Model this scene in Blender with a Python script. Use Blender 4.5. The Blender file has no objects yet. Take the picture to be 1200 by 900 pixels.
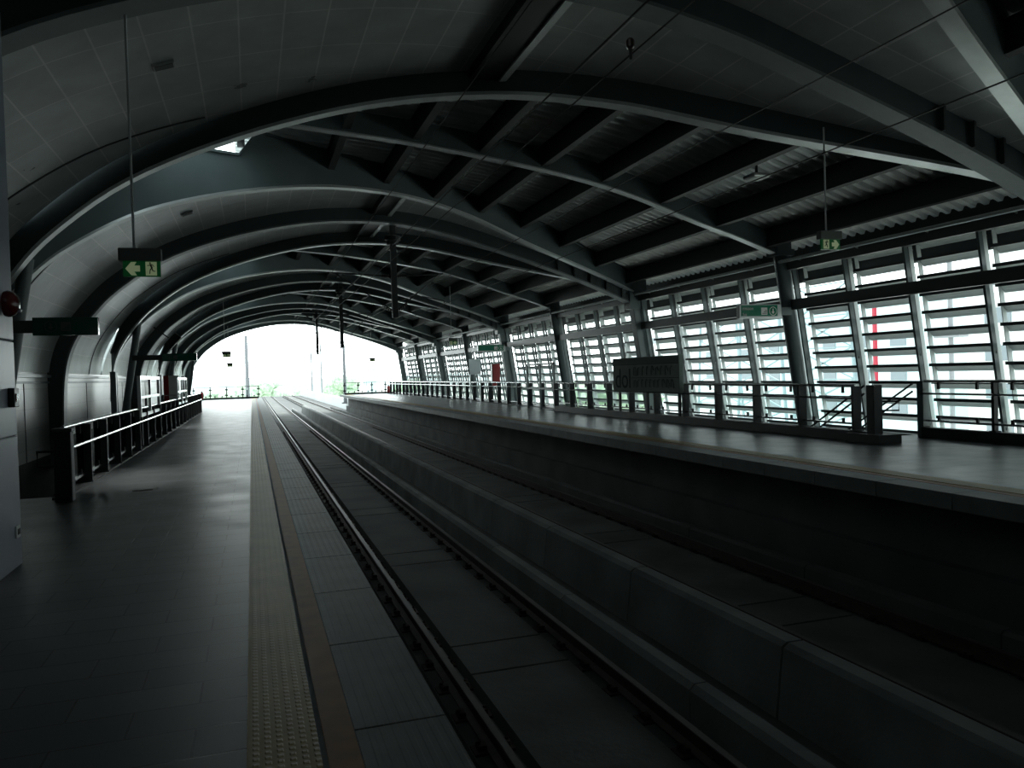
import bpy, bmesh, math, random
from mathutils import Vector, Matrix
random.seed(7)
C = bpy.context.scene.collection
PI = math.pi

# ------------------------------------------------------------------ materials
def mat(name, col, rough=0.6, metal=0.0, var=0.0, scale=4.0, bump=0.0, bscale=30.0, spec=0.5, emit=None, estr=0.0, stretch=None):
    m = bpy.data.materials.new(name); m.use_nodes = True
    nt = m.node_tree; b = nt.nodes['Principled BSDF']
    b.inputs['Base Color'].default_value = (*col, 1); b.inputs['Roughness'].default_value = rough
    b.inputs['Metallic'].default_value = metal; b.inputs['Specular IOR Level'].default_value = spec
    tc = nt.nodes.new('ShaderNodeTexCoord'); mp = nt.nodes.new('ShaderNodeMapping')
    nt.links.new(tc.outputs['Object'], mp.inputs[0])
    if stretch: mp.inputs['Scale'].default_value = stretch
    if var:
        n = nt.nodes.new('ShaderNodeTexNoise'); n.inputs['Scale'].default_value = scale; n.inputs['Detail'].default_value = 6
        nt.links.new(mp.outputs[0], n.inputs['Vector'])
        r = nt.nodes.new('ShaderNodeValToRGB')
        r.color_ramp.elements[0].position = .3; r.color_ramp.elements[1].position = .7
        r.color_ramp.elements[0].color = (*[c*(1-var) for c in col], 1); r.color_ramp.elements[1].color = (*[min(1, c*(1+var)) for c in col], 1)
        nt.links.new(n.outputs[0], r.inputs[0]); nt.links.new(r.outputs[0], b.inputs['Base Color'])
    if bump:
        n2 = nt.nodes.new('ShaderNodeTexNoise'); n2.inputs['Scale'].default_value = bscale; n2.inputs['Detail'].default_value = 4
        nt.links.new(mp.outputs[0], n2.inputs['Vector'])
        bp = nt.nodes.new('ShaderNodeBump'); bp.inputs['Strength'].default_value = bump; bp.inputs['Distance'].default_value = .01
        nt.links.new(n2.outputs[0], bp.inputs['Height']); nt.links.new(bp.outputs[0], b.inputs['Normal'])
    if emit:
        b.inputs['Emission Color'].default_value = (*emit, 1); b.inputs['Emission Strength'].default_value = estr
    return m

def brick_mat(name, col, mortar, bw, bh, ms, rough, use_uv=False, var=.12, offset=.5, rot=0, bump=.25, rough_var=0.12, metal=0, spec=.5):
    m = bpy.data.materials.new(name); m.use_nodes = True
    nt = m.node_tree; b = nt.nodes['Principled BSDF']; b.inputs['Metallic'].default_value = metal; b.inputs['Specular IOR Level'].default_value = spec
    tc = nt.nodes.new('ShaderNodeTexCoord'); mp = nt.nodes.new('ShaderNodeMapping')
    nt.links.new(tc.outputs['UV' if use_uv else 'Object'], mp.inputs[0]); mp.inputs['Rotation'].default_value = (0, 0, rot)
    br = nt.nodes.new('ShaderNodeTexBrick'); br.inputs['Scale'].default_value = 1
    br.inputs['Brick Width'].default_value = bw; br.inputs['Row Height'].default_value = bh
    br.inputs['Mortar Size'].default_value = ms; br.offset = offset
    br.inputs['Color1'].default_value = (*[c*(1-var) for c in col], 1); br.inputs['Color2'].default_value = (*[c*(1+var) for c in col], 1)
    br.inputs['Mortar'].default_value = (*mortar, 1)
    nt.links.new(mp.outputs[0], br.inputs['Vector'])
    n = nt.nodes.new('ShaderNodeTexNoise'); n.inputs['Scale'].default_value = 1.7; n.inputs['Detail'].default_value = 5
    nt.links.new(mp.outputs[0], n.inputs['Vector'])
    mx = nt.nodes.new('ShaderNodeMix'); mx.data_type = 'RGBA'; mx.blend_type = 'MULTIPLY'; mx.inputs[0].default_value = .5
    nt.links.new(br.outputs['Color'], mx.inputs[6]); nt.links.new(n.outputs[0], mx.inputs[7])
    nt.links.new(mx.outputs[2], b.inputs['Base Color'])
    mr = nt.nodes.new('ShaderNodeMapRange'); mr.inputs[3].default_value = rough-rough_var; mr.inputs[4].default_value = rough+rough_var
    nt.links.new(n.outputs[0], mr.inputs[0]); nt.links.new(mr.outputs[0], b.inputs['Roughness'])
    bp = nt.nodes.new('ShaderNodeBump'); bp.inputs['Strength'].default_value = bump; bp.inputs['Distance'].default_value = .004; bp.invert = True
    nt.links.new(br.outputs['Fac'], bp.inputs['Height']); nt.links.new(bp.outputs[0], b.inputs['Normal'])
    return m

def rib_mat(name, col, axis, pitch, rough, var=.15, dots=None):
    """raised bars (or studs) as bump"""
    m = bpy.data.materials.new(name); m.use_nodes = True
    nt = m.node_tree; b = nt.nodes['Principled BSDF']; b.inputs['Roughness'].default_value = rough; b.inputs['Specular IOR Level'].default_value = .2
    tc = nt.nodes.new('ShaderNodeTexCoord'); sx = nt.nodes.new('ShaderNodeSeparateXYZ'); nt.links.new(tc.outputs['Object'], sx.inputs[0])
    def wave(ax, p):
        a = nt.nodes.new('ShaderNodeMath'); a.operation = 'MULTIPLY'; a.inputs[1].default_value = 2*PI/p; nt.links.new(sx.outputs[ax], a.inputs[0])
        s = nt.nodes.new('ShaderNodeMath'); s.operation = 'SINE'; nt.links.new(a.outputs[0], s.inputs[0])
        g = nt.nodes.new('ShaderNodeMapRange'); g.inputs[1].default_value = -.2; g.inputs[2].default_value = .4; nt.links.new(s.outputs[0], g.inputs[0])
        return g.outputs[0]
    h = wave(axis, pitch)
    if dots:
        mu = nt.nodes.new('ShaderNodeMath'); mu.operation = 'MULTIPLY'; nt.links.new(h, mu.inputs[0]); nt.links.new(wave(1, dots), mu.inputs[1]); h = mu.outputs[0]
    bp = nt.nodes.new('ShaderNodeBump'); bp.inputs['Strength'].default_value = .45; bp.inputs['Distance'].default_value = .006
    nt.links.new(h, bp.inputs['Height']); nt.links.new(bp.outputs[0], b.inputs['Normal'])
    n = nt.nodes.new('ShaderNodeTexNoise'); n.inputs['Scale'].default_value = 3; n.inputs['Detail'].default_value = 6
    nt.links.new(tc.outputs['Object'], n.inputs['Vector'])
    r = nt.nodes.new('ShaderNodeValToRGB'); r.color_ramp.elements[0].color = (*[c*(1-var) for c in col], 1); r.color_ramp.elements[1].color = (*[c*(1+var) for c in col], 1)
    r.color_ramp.elements[0].position = .3; r.color_ramp.elements[1].position = .7
    nt.links.new(n.outputs[0], r.inputs[0]); nt.links.new(r.outputs[0], b.inputs['Base Color'])
    return m

M = {}
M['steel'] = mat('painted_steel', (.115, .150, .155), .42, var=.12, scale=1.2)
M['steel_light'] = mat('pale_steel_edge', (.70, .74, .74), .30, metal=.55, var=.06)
M['steel_shaded'] = mat('shadow_side_steel', (.055, .072, .076), .5, var=.1)  # darker copy of the painted steel, shade put into the colour
M['flange'] = mat('flange_steel', (.20, .23, .235), .4, metal=.2, var=.08)
M['steel_dark'] = mat('dark_steel', (.045, .052, .055), .42, var=.1)
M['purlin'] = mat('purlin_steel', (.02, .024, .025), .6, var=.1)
M['deck'] = mat('galvanised_deck', (.80, .83, .82), .36, metal=.35, var=.12, scale=2)
M['lining'] = brick_mat('ceiling_panel', (.70, .75, .75), (1, 1, 1), .62, 1.25, .013, .30, use_uv=True, var=.07, offset=0, bump=.15, metal=.4, rough_var=.06)
M['seam'] = mat('panel_seam', (.05, .055, .058), .6)
M['wallpanel'] = brick_mat('wall_panel', (.58, .60, .58), (.36, .37, .36), 3.95, .52, .006, .34, use_uv=True, var=.10, offset=0)
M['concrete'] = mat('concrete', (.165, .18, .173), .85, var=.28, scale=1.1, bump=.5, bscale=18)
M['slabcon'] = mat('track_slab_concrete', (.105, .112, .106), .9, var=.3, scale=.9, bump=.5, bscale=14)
M['concrete_dark'] = mat('dark_concrete', (.062, .066, .066), .85, var=.35, scale=.8, bump=.5, bscale=14)  # darker, blotchier copy of the concrete
M['tile'] = brick_mat('platform_tile', (.088, .10, .102), (.03, .033, .033), .6, .3, .006, .36, var=.12, offset=.5, bump=.5, spec=.15)
M['tactile'] = rib_mat('yellow_tactile', (.19, .135, .025), 0, .05, .5, dots=.05)
M['brown'] = mat('brown_line', (.17, .070, .008), .6, var=.2, scale=6)
M['slab'] = rib_mat('ribbed_edge_slab', (.128, .145, .138), 0, .055, .55)
M['rail'] = mat('rust_rail', (.045, .034, .029), .65, spec=.2, var=.3, scale=9)
M['railtop'] = mat('rail_head', (.055, .048, .044), .5)
M['louver'] = mat('louver_blade', (.42, .46, .46), .55, var=.05)
M['railing'] = mat('railing_post', (.026, .029, .032), .55, spec=.3, var=.1)
M['stainless'] = mat('stainless_rail', (.52, .54, .55), .25, metal=.9)
M['whiteframe'] = mat('white_frame', (.75, .78, .78), .28, metal=.7)
M['clad'] = mat('column_cladding', (.27, .305, .38), .38, var=.05, scale=.8)
M['green'] = mat('sign_green', (.006, .17, .095), .22, var=.05)
M['greendark'] = mat('sign_green_dark', (.004, .085, .05), .16)
M['signgrey'] = mat('sign_housing', (.065, .078, .072), .45, var=.08)
M['alum'] = mat('aluminium_frame', (.48, .51, .51), .35, metal=.5)
M['white'] = mat('white_paint', (.62, .66, .64), .5)
M['exitgreen'] = mat('exit_green', (.0, .12, .03), .4, emit=(.0, .16, .03), estr=.07)
M['exitpale'] = mat('exit_pale', (.5, .55, .38), .4, emit=(.62, .78, .42), estr=.14)
M['exitblack'] = mat('exit_figure', (.004, .03, .012), .5)
M['red'] = mat('red_paint', (.27, .006, .01), .3, var=.1)
M['maroon'] = mat('alarm_red', (.11, .012, .014), .25)
M['black'] = mat('black_plastic', (.012, .012, .013), .4)
M['wire'] = mat('copper_wire', (.02, .02, .02), .5)
M['insul'] = mat('brown_insulator', (.05, .03, .025), .3)
M['board'] = mat('name_board', (.30, .36, .32), .8, spec=.12, var=.08)
M['ink'] = mat('board_lettering', (.07, .095, .09), .8, spec=.1)
M['faint'] = mat('faded_lettering', (.17, .215, .195), .8, spec=.1)
M['glass'] = None
g = bpy.data.materials.new('railing_glass'); g.use_nodes = True
b = g.node_tree.nodes['Principled BSDF']; b.inputs['Base Color'].default_value = (.9, .97, .95, 1); b.inputs['Roughness'].default_value = .03
b.inputs['Transmission Weight'].default_value = 1; b.inputs['IOR'].default_value = 1.02
M['glass'] = g
g2 = g.copy(); g2.name = 'railing_glass_dark'; g2.node_tree.nodes['Principled BSDF'].inputs['Base Color'].default_value = (.22,.26,.26,1); M['glass_dark'] = g2
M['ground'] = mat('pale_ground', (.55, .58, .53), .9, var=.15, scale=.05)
M['leaf'] = mat('hazed_leaf', (.46, .58, .44), .8, var=.4, scale=1.5)  # paler than real foliage, distance haze put into the colour
op = bpy.data.materials.new('opal_sheet'); op.use_nodes = True
tb = op.node_tree.nodes.new('ShaderNodeBsdfTranslucent'); tb.inputs[0].default_value = (.9,.95,.97,1)
mxs = op.node_tree.nodes.new('ShaderNodeMixShader'); mxs.inputs[0].default_value = .6
op.node_tree.nodes['Principled BSDF'].inputs['Base Color'].default_value = (.85,.9,.92,1)
op.node_tree.links.new(op.node_tree.nodes['Principled BSDF'].outputs[0], mxs.inputs[1]); op.node_tree.links.new(tb.outputs[0], mxs.inputs[2])
op.node_tree.links.new(mxs.outputs[0], op.node_tree.nodes['Material Output'].inputs[0]); M['opal'] = op
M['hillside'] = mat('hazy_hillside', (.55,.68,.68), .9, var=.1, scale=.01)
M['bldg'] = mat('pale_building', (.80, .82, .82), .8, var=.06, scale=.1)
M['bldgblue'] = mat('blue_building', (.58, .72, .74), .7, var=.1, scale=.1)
M['window'] = mat('window_glass_far', (.22, .26, .29), .3)
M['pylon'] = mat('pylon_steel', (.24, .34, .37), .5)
M['redmast'] = mat('red_mast', (.45, .02, .05), .5)
M['greymast'] = mat('grey_mast', (.28, .29, .31), .5)

# ------------------------------------------------------------------ mesh builder
class MB:
    def __init__(s): s.v = []; s.f = []; s.mi = []; s.uv = {}; s.mats = []
    def m(s, k):
        k = M[k] if isinstance(k, str) else k
        if k not in s.mats: s.mats.append(k)
        return s.mats.index(k)
    def add(s, vs, fs, k):
        o = len(s.v); i = s.m(k); s.v += [tuple(v) for v in vs]
        for f in fs: s.f.append([o+a for a in f]); s.mi.append(i)
        return o
    def box(s, x0, x1, y0, y1, z0, z1, k):
        s.add([(x0,y0,z0),(x1,y0,z0),(x1,y1,z0),(x0,y1,z0),(x0,y0,z1),(x1,y0,z1),(x1,y1,z1),(x0,y1,z1)],
              [(0,3,2,1),(4,5,6,7),(0,1,5,4),(1,2,6,5),(2,3,7,6),(3,0,4,7)], k); return s
    def beam(s, p, q, w, h, k, up=(0,0,1)):
        p = Vector(p); q = Vector(q); d = (q-p).normalized(); u = Vector(up)
        if abs(d.dot(u)) > .98: u = Vector((0,1,0))
        a = d.cross(u).normalized()*w/2; b_ = a.cross(d).normalized()*h/2
        vs = [p-a-b_, p+a-b_, p+a+b_, p-a+b_, q-a-b_, q+a-b_, q+a+b_, q-a+b_]
        s.add(vs, [(0,1,2,3),(7,6,5,4),(0,4,5,1),(1,5,6,2),(2,6,7,3),(3,7,4,0)], k); return s
    def tube(s, pts, r, k, n=10, r2=None):
        pts = [Vector(p) for p in pts]; N = len(pts); rings = []
        o = len(s.v); vs = []; fs = []
        for i, p in enumerate(pts):
            d = (pts[min(i+1, N-1)]-pts[max(i-1, 0)]).normalized()
            u = Vector((0,0,1)) if abs(d.z) < .95 else Vector((0,1,0))
            a = d.cross(u).normalized(); b_ = a.cross(d)
            rr = r if r2 is None else r+(r2-r)*i/(N-1)
            for j in range(n):
                t = 2*PI*j/n; vs.append(p+a*rr*math.cos(t)+b_*rr*math.sin(t))
        for i in range(N-1):
            for j in range(n): fs.append((i*n+j, i*n+(j+1)%n, (i+1)*n+(j+1)%n, (i+1)*n+j))
        fs.append(tuple(range(n))[::-1]); fs.append(tuple((N-1)*n+j for j in range(n)))
        s.add(vs, fs, k); return s
    def poly(s, pts, d, k):
        """closed planar outline pts (3-D), thickened by vector d"""
        n = len(pts); d = Vector(d); vs = [Vector(p) for p in pts]+[Vector(p)+d for p in pts]
        s.add(vs, [tuple(range(n))[::-1], tuple(range(n, 2*n))]+[(i, (i+1)%n, n+(i+1)%n, n+i) for i in range(n)], k); return s
    def sweep(s, secs, k, closed=True):
        """secs: list of sections, each a list of n points"""
        n = len(secs[0]); vs = [p for q in secs for p in q]; fs = []
        for i in range(len(secs)-1):
            for j in range(n if closed else n-1): fs.append((i*n+j, i*n+(j+1)%n, (i+1)*n+(j+1)%n, (i+1)*n+j))
        if closed: fs.append(tuple(range(n))[::-1]); fs.append(tuple((len(secs)-1)*n+j for j in range(n)))
        s.add(vs, fs, k); return s
    def lathe(s, c, prof, k, axis='z', n=20):
        c = Vector(c); vs = []; fs = []; N = len(prof)
        for (r, h) in prof:
            for j in range(n):
                t = 2*PI*j/n; a, b_ = r*math.cos(t), r*math.sin(t)
                vs.append(c+Vector({'z': (a, b_, h), 'x': (h, a, b_), 'y': (a, h, b_)}[axis]))
        for i in range(N-1):
            for j in range(n): fs.append((i*n+j, i*n+(j+1)%n, (i+1)*n+(j+1)%n, (i+1)*n+j))
        fs.append(tuple(range(n))[::-1]); fs.append(tuple((N-1)*n+j for j in range(n)))
        s.add(vs, fs, k); return s
    def mesh(s, name, recalc=True, smooth=False, bevel=0):
        me = bpy.data.meshes.new(name); me.from_pydata(s.v, [], s.f)
        for mm in s.mats: me.materials.append(mm)
        me.polygons.foreach_set('material_index', s.mi)
        if recalc:
            bm = bmesh.new(); bm.from_mesh(me); bmesh.ops.recalc_face_normals(bm, faces=bm.faces)
            if bevel: bmesh.ops.bevel(bm, geom=[e for e in bm.edges], offset=bevel, segments=1, affect='EDGES', clamp_overlap=True)
            bm.to_mesh(me); bm.free()
        if smooth:
            for p in me.polygons: p.use_smooth = True
            try: me.set_sharp_from_angle(angle=math.radians(40))
            except Exception: pass
        me.update(); return me
    def build(s, name, parent=None, loc=(0,0,0), recalc=True, smooth=False, bevel=0):
        """vertices are given in world space; origin moved to loc (world)"""
        me = s.mesh(name, recalc, smooth, bevel)
        base = Vector(parent['_w']) if parent is not None and '_w' in parent.keys() else Vector((0,0,0))
        me.transform(Matrix.Translation(-base if parent is not None else -Vector(loc)))
        o = bpy.data.objects.new(name, me); C.objects.link(o)
        if parent is not None: o.parent = parent
        else: o.location = loc
        if parent is not None: o['_w'] = tuple(base)
        else: o['_w'] = tuple(loc)
        return o

ALL = []
def tag(o, label, cat, group=None, kind=None):
    o['label'] = label; o['category'] = cat
    if group: o['group'] = group
    if kind: o['kind'] = kind
    return o
def thing(name, label, cat, loc, group=None):
    o = bpy.data.objects.new(name, None); C.objects.link(o); o.location = loc; o.empty_display_size = .2
    o['_w'] = tuple(loc); return tag(o, label, cat, group)
def struct(o, label=None, cat=None):
    o['kind'] = 'structure'
    if label: o['label'] = label
    if cat: o['category'] = cat
    return o
def copy_tree(o, dx, label=None, parent=None):
    c = o.copy(); C.objects.link(c)
    if parent is not None: c.parent = parent
    else:
        c.location = o.location+Vector(dx)
        if label: c['label'] = label
    for ch in list(o.children):
        if ch.name in C.objects: copy_tree(ch, None, None, c)
    return c
ORD = ['first','second','third','fourth','fifth','sixth','seventh','eighth','ninth','tenth','eleventh','twelfth']
def text_mesh(body, size):
    cu = bpy.data.curves.new('lettering', 'FONT'); cu.body = body; cu.size = size; cu.extrude = .004
    o = bpy.data.objects.new('lettering', cu); C.objects.link(o)
    dg = bpy.context.evaluated_depsgraph_get(); me = bpy.data.meshes.new_from_object(o.evaluated_get(dg))
    bpy.data.objects.remove(o); bpy.data.curves.remove(cu); return me

# ------------------------------------------------------------------ camera
F = 920.0; VPX, VPY, ROLL, EYE = 295.0, 446.0, math.radians(1.8), 1.6
d = Vector(((VPX-600)/F, (VPY-450)/F, 1)).normalized()
u = Vector((-math.sin(ROLL), -math.cos(ROLL), 0)); u.z = -(u.x*d.x+u.y*d.y)/d.z; u.normalize()
xx = d.cross(u)
R = Matrix((xx, d, u))            # rows: world axes in image camera coords
cm = R @ Matrix(((1,0,0),(0,-1,0),(0,0,-1)))
cam = bpy.data.cameras.new('camera'); co = bpy.data.objects.new('camera', cam); C.objects.link(co)
co.matrix_world = Matrix.Translation((0,0,EYE)) @ cm.to_4x4()
cam.sensor_width = 36; cam.lens = F/1200*36; cam.clip_end = 2000; cam.clip_start = .05
bpy.context.scene.camera = co

# ------------------------------------------------------------------ roof curves
def catmull(P, n=8):
    out = []
    for i in range(len(P)-1):
        p0 = P[max(i-1,0)]; p1 = P[i]; p2 = P[i+1]; p3 = P[min(i+2,len(P)-1)]
        for k in range(n):
            t = k/n; out.append(tuple(.5*(2*b+(c-a)*t+(2*a-5*b+4*c-d_)*t*t+(3*b-3*c+d_-a)*t**3) for a,b,c,d_ in zip(p0,p1,p2,p3)))
    out.append(P[-1]); return out
BP = catmull([(-5.12,-.6),(-5.10,.7),(-5.02,1.95),(-4.76,2.85),(-4.18,3.72),(-3.42,4.48),(-2.05,5.36),(-.1,6.05),(2.1,6.48),(4.2,6.53),(6.0,6.27),(7.5,5.86),(9.9,5.1),(11.7,4.44),(13.15,3.80)], 5)
def interp(P, x):
    for a, b in zip(P, P[1:]):
        if a[0] <= x <= b[0]: return a[1]+(b[1]-a[1])*(x-a[0])/max(1e-6, b[0]-a[0])
    return P[0][1] if x < P[0][0] else P[-1][1]
def Bz(x): return interp(BP[10:], x)
PP = catmull([(-1.4,7.02),(0,6.98),(1.4,6.86),(3.7,6.66),(6.1,6.33),(7.7,6.04),(9.1,5.68),(10.5,5.2),(12.0,4.74),(13.3,4.26),(14.7,3.72)], 4)
def Pz(x): return interp(PP, x)
NB = []
for i, p in enumerate(BP):
    a = BP[max(i-1,0)]; b = BP[min(i+1,len(BP)-1)]; t = Vector((b[0]-a[0], b[1]-a[1])).normalized(); NB.append((-t.y, t.x))
def off(i, dd): return (BP[i][0]+NB[i][0]*dd, BP[i][1]+NB[i][1]*dd)
BAY = 7.9; Y0 = 9.5
MAIN = [Y0+2*BAY*k for k in range(-1, 5)]     # -6.3, 9.5, 25.3, 41.1, 56.9, 72.7
SL = .43; XR = 13.2
def dy(x): return SL*(XR-x)
def rib_label(k): return ORD[k]

# ---- main planar arches (box with bottom flange)
def main_arch(yc, label, end=False):
    t = thing('roof_arch', label, 'arch', (13.1, yc, 0), 'main box arches over the tracks')
    w = .17 if not end else .3; dep = .62
    mb = MB(); secs = []
    for i in range(len(BP)):
        (x0,z0),(x1,z1) = off(i,.03), off(i, dep)
        secs.append([(x0,yc-w,z0),(x0,yc+w,z0),(x1,yc+w,z1),(x1,yc-w,z1)])
    mb.sweep(secs, 'steel_shaded' if not end else 'steel').build('web', t, smooth=True)
    mb = MB(); secs = []; fw = .2 if not end else .36
    for i in range(len(BP)):
        (x0,z0),(x1,z1) = off(i,-.02), off(i,.03)
        secs.append([(x0,yc-fw,z0),(x0,yc+fw,z0),(x1,yc+fw,z1),(x1,yc-fw,z1)])
    mb.sweep(secs, 'flange' if not end else 'steel').build('bottom_flange', t, smooth=True)
    for k in range(5 if not end else 0):
        x = 10.1+k*.6; y = yc-w
        MB().box(x-.02,x+.02,y-.09,y+.01,Bz(x)+.03,Bz(x)+.62,'steel_dark').build('stiffener', t)
    if end:
        mb = MB(); secs = []
        for i in range(len(BP)):
            (x0,z0),(x1,z1) = off(i,-.02), off(i,1.3)
            secs.append([(x0,yc+.3,z0),(x0,yc+.5,z0),(x1,yc+.5,z1),(x1,yc+.3,z1)])
        mb.sweep(secs, 'steel').build('fascia', t, smooth=True)
    return t
for k, yc in enumerate(MAIN[1:]):
    nm = ['nearest dark steel arch crossing the top of the picture', 'dark steel arch landing on the box column behind the name board',
          'dark steel arch above the red cabinet on the far platform', 'dark steel arch just before the open end of the station', 'deep end arch framing the bright open mouth of the station'][k]
    main_arch(yc, nm, end=(k == 4))

# ---- diagonal girders with lunette webs
def top_z(x):
    if x > -.1: return Pz(x)+.56
    if x > -1.2: return 6.90
    if x > -3.2: return 6.90
    return max(Bz(x)+.75, 6.90-(-3.2-x)*2.6)
def lift(x): return .48*max(0,(x-8)/5.2)**1.5
def diag(yc, sgn, label):
    t = thing('diagonal_girder', label, 'girder', (13.1, yc, 0), 'diagonal roof girders fanning out from the columns')
    idx = [i for i in range(10, len(BP))]
    mb = MB(); secs = []; w = .13; tops = []
    for i in idx:
        x, z = BP[i]; z += lift(x); y = yc+sgn*dy(x); zt = top_z(x)
        if i < 22: zt = max(zt, z+.2)
        secs.append([(x,y-w,z+.02),(x,y+w,z+.02),(x,y+w,zt),(x,y-w,zt)]); tops.append((x,y,zt))
    mb.sweep(secs, 'steel' if sgn < 0 else 'steel_shaded').build('web', t, smooth=True)
    mb = MB(); secs = []; fw = .135
    for i in range(len(BP)):
        if i < 6: continue
        y = yc+sgn*dy(BP[i][0]); (x0,z0),(x1,z1) = off(i,-.03), off(i,.03); lf = lift(BP[i][0]); z0 += lf; z1 += lf
        secs.append([(x0,y-fw,z0),(x0,y+fw,z0),(x1,y+fw,z1),(x1,y-fw,z1)])
    mb.sweep(secs, 'steel_light').build('bottom_flange', t, smooth=True)  # pale colour carries the light along the girder's lower edge
    mb = MB(); secs = []
    for (x,y,z) in [q for q in tops if q[0] > -3.2]:
        secs.append([(x,y-.2,z-.05),(x,y+.2,z-.05),(x,y+.2,z+.01),(x,y-.2,z+.01)])
    mb.sweep(secs, 'steel').build('top_flange', t)
    # leg below: square foot on the left wall
    mb = MB(); y = yc+sgn*dy(-5.05)-sgn*.1
    mb.beam((-4.98,y,-.3),(-4.98,y,2.1),.2,.2,'steel').build('leg', t)
    return t
for k, yc in enumerate(MAIN):
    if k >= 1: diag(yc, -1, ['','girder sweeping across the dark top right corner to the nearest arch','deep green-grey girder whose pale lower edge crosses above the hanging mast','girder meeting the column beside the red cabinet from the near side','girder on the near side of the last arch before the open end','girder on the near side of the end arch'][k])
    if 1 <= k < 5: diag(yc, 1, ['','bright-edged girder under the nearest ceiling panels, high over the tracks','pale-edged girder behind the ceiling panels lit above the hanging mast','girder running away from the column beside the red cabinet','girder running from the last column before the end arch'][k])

# ---- lining of the lenses
def lining(yc, sgn, k, name='ceiling'):
    mb = MB(); mb.m('lining'); idx = list(range(10, len(BP))); L = 0; uv = []
    secs = []; us = []
    for n, i in enumerate(idx):
        x, z = off(i, .40); xb = BP[i][0]; ya = yc+sgn*(.17); yb = yc+sgn*max(.2, dy(xb)-.1)
        if n: L += (Vector(off(i,.4))-Vector(off(idx[n-1],.4))).length
        x2, z2 = off(i, .52); secs.append([(x,ya,z),(x,yb,z),(x2,yb,z2),(x2,ya,z2)]); us.append((L,ya,yb))
    mb.sweep(secs, 'lining')
    o = mb.build(name, smooth=True, recalc=True)
    me = o.data; ul = me.uv_layers.new(name='UVMap')
    lens = {}
    for (L_, _, _), sec in zip(us, secs):
        for p in sec: lens[(round(p[0],4), round(p[2],4))] = L_
    for lp in me.loops:
        v = me.vertices[lp.vertex_index].co
        ul.data[lp.index].uv = (lens.get((round(v.x,4), round(v.z,4)), 0), v.y)
    struct(o, 'curved pale panel ceiling between the roof girders', 'ceiling')
    # dark seam along the arc, mid strip, and the dark channel along the crown
    mb = MB(); secs = []
    ys = yc+sgn*5.5
    for i in idx:
        if dy(BP[i][0]) < 5.75: break
        x0, z0 = off(i, .385); x1, z1 = off(i, .40); secs.append([(x0,ys-.025,z0),(x0,ys+.025,z0),(x1,ys+.025,z1),(x1,ys-.025,z1)])
    s = mb.sweep(secs, 'seam').build('seam_strip', o)
    i0 = min(idx, key=lambda i: abs(BP[i][0]-4.15)); yb = yc+sgn*(dy(4.15)-.12); ya = yc+sgn*.18
    y_, Y_ = min(ya,yb), max(ya,yb); zc = Bz(4.1)
    MB().box(3.8,4.3,y_,Y_,zc+.22,zc+.42,'black').box(4.3,4.42,y_,Y_,zc+.18,zc+.4,'steel_light').build('crown_channel', o)
    return o
for k, yc in enumerate(MAIN):
    if k >= 1: lining(yc, -1, k)
    if k < 5: lining(yc, 1, k)

# ---- corrugated deck with purlins
mb = MB(); ya, yb = -6.0, 73.0; pit = .3
ys = []; y = ya; n = 0
prof = [(0,0),(.10,0),(.14,.075),(.26,.075)]
while y < yb:
    for a, h in prof: ys.append((y+a, h))
    y += pit
xs = [-.2+ (14.9+.2)*i/30 for i in range(31)]
vs = []; fs = []; ny = len(ys)
for x in xs:
    for (yy, h) in ys: vs.append((x, yy, Pz(x)+.56+h))
for i in range(len(xs)-1):
    for j in range(ny-1): fs.append((i*ny+j, i*ny+j+1, (i+1)*ny+j+1, (i+1)*ny+j))
mb.add(vs, fs, 'deck')
# closed upper skin so that the sheet has a thickness
o0 = len(vs)
deck = mb.build('ceiling', recalc=False); struct(deck, 'corrugated metal roof deck over dark purlins', 'ceiling')
mb = MB(); secs = []
for x in xs: secs.append([(x,ya,Pz(x)+.70),(x,yb,Pz(x)+.70),(x,yb,Pz(x)+.74),(x,ya,Pz(x)+.74)])
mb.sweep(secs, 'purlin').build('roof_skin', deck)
PX = [-.05, 2.1, 3.6, 5.1, 6.6, 8.1, 9.65, 11.2, 12.65]
for k, yc in enumerate(MAIN[:-1]):
    for x in PX:
        y0 = yc+dy(x)+.1; y1 = yc+2*BAY-dy(x)-.1
        z = Pz(x)+.55; a = math.atan((Pz(x+.2)-Pz(x-.2))/.4)
        mb = MB()
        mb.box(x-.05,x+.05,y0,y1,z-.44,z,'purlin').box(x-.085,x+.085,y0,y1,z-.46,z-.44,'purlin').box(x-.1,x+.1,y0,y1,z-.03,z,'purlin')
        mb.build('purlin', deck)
for k, yc in enumerate(MAIN[:-1]):
    ym = yc+BAY; secs = []
    xl = (-1.0, -1.45, -2.4, -3.2, -4.0, -4.6, -5.0) if k else (-.1, -2.0, -3.2, -4.0, -4.6, -5.0, -5.4)
    for j, x in enumerate(xl):
        if k and j == 0: continue
        z = 6.98 if x > -3.0 else top_z(x)-.1
        h = BAY-dy(x)+.3 if j < 5 else .5
        if h < .3: h = .3
        secs.append([(x,ym-h,z+.06),(x,ym+h,z+.06),(x,ym+h,z+.14),(x,ym-h,z+.14)])
    MB().sweep(secs, 'steel').build('light_block_plate', deck)  # added plate covering the roof gaps to cut the light coming in
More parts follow.
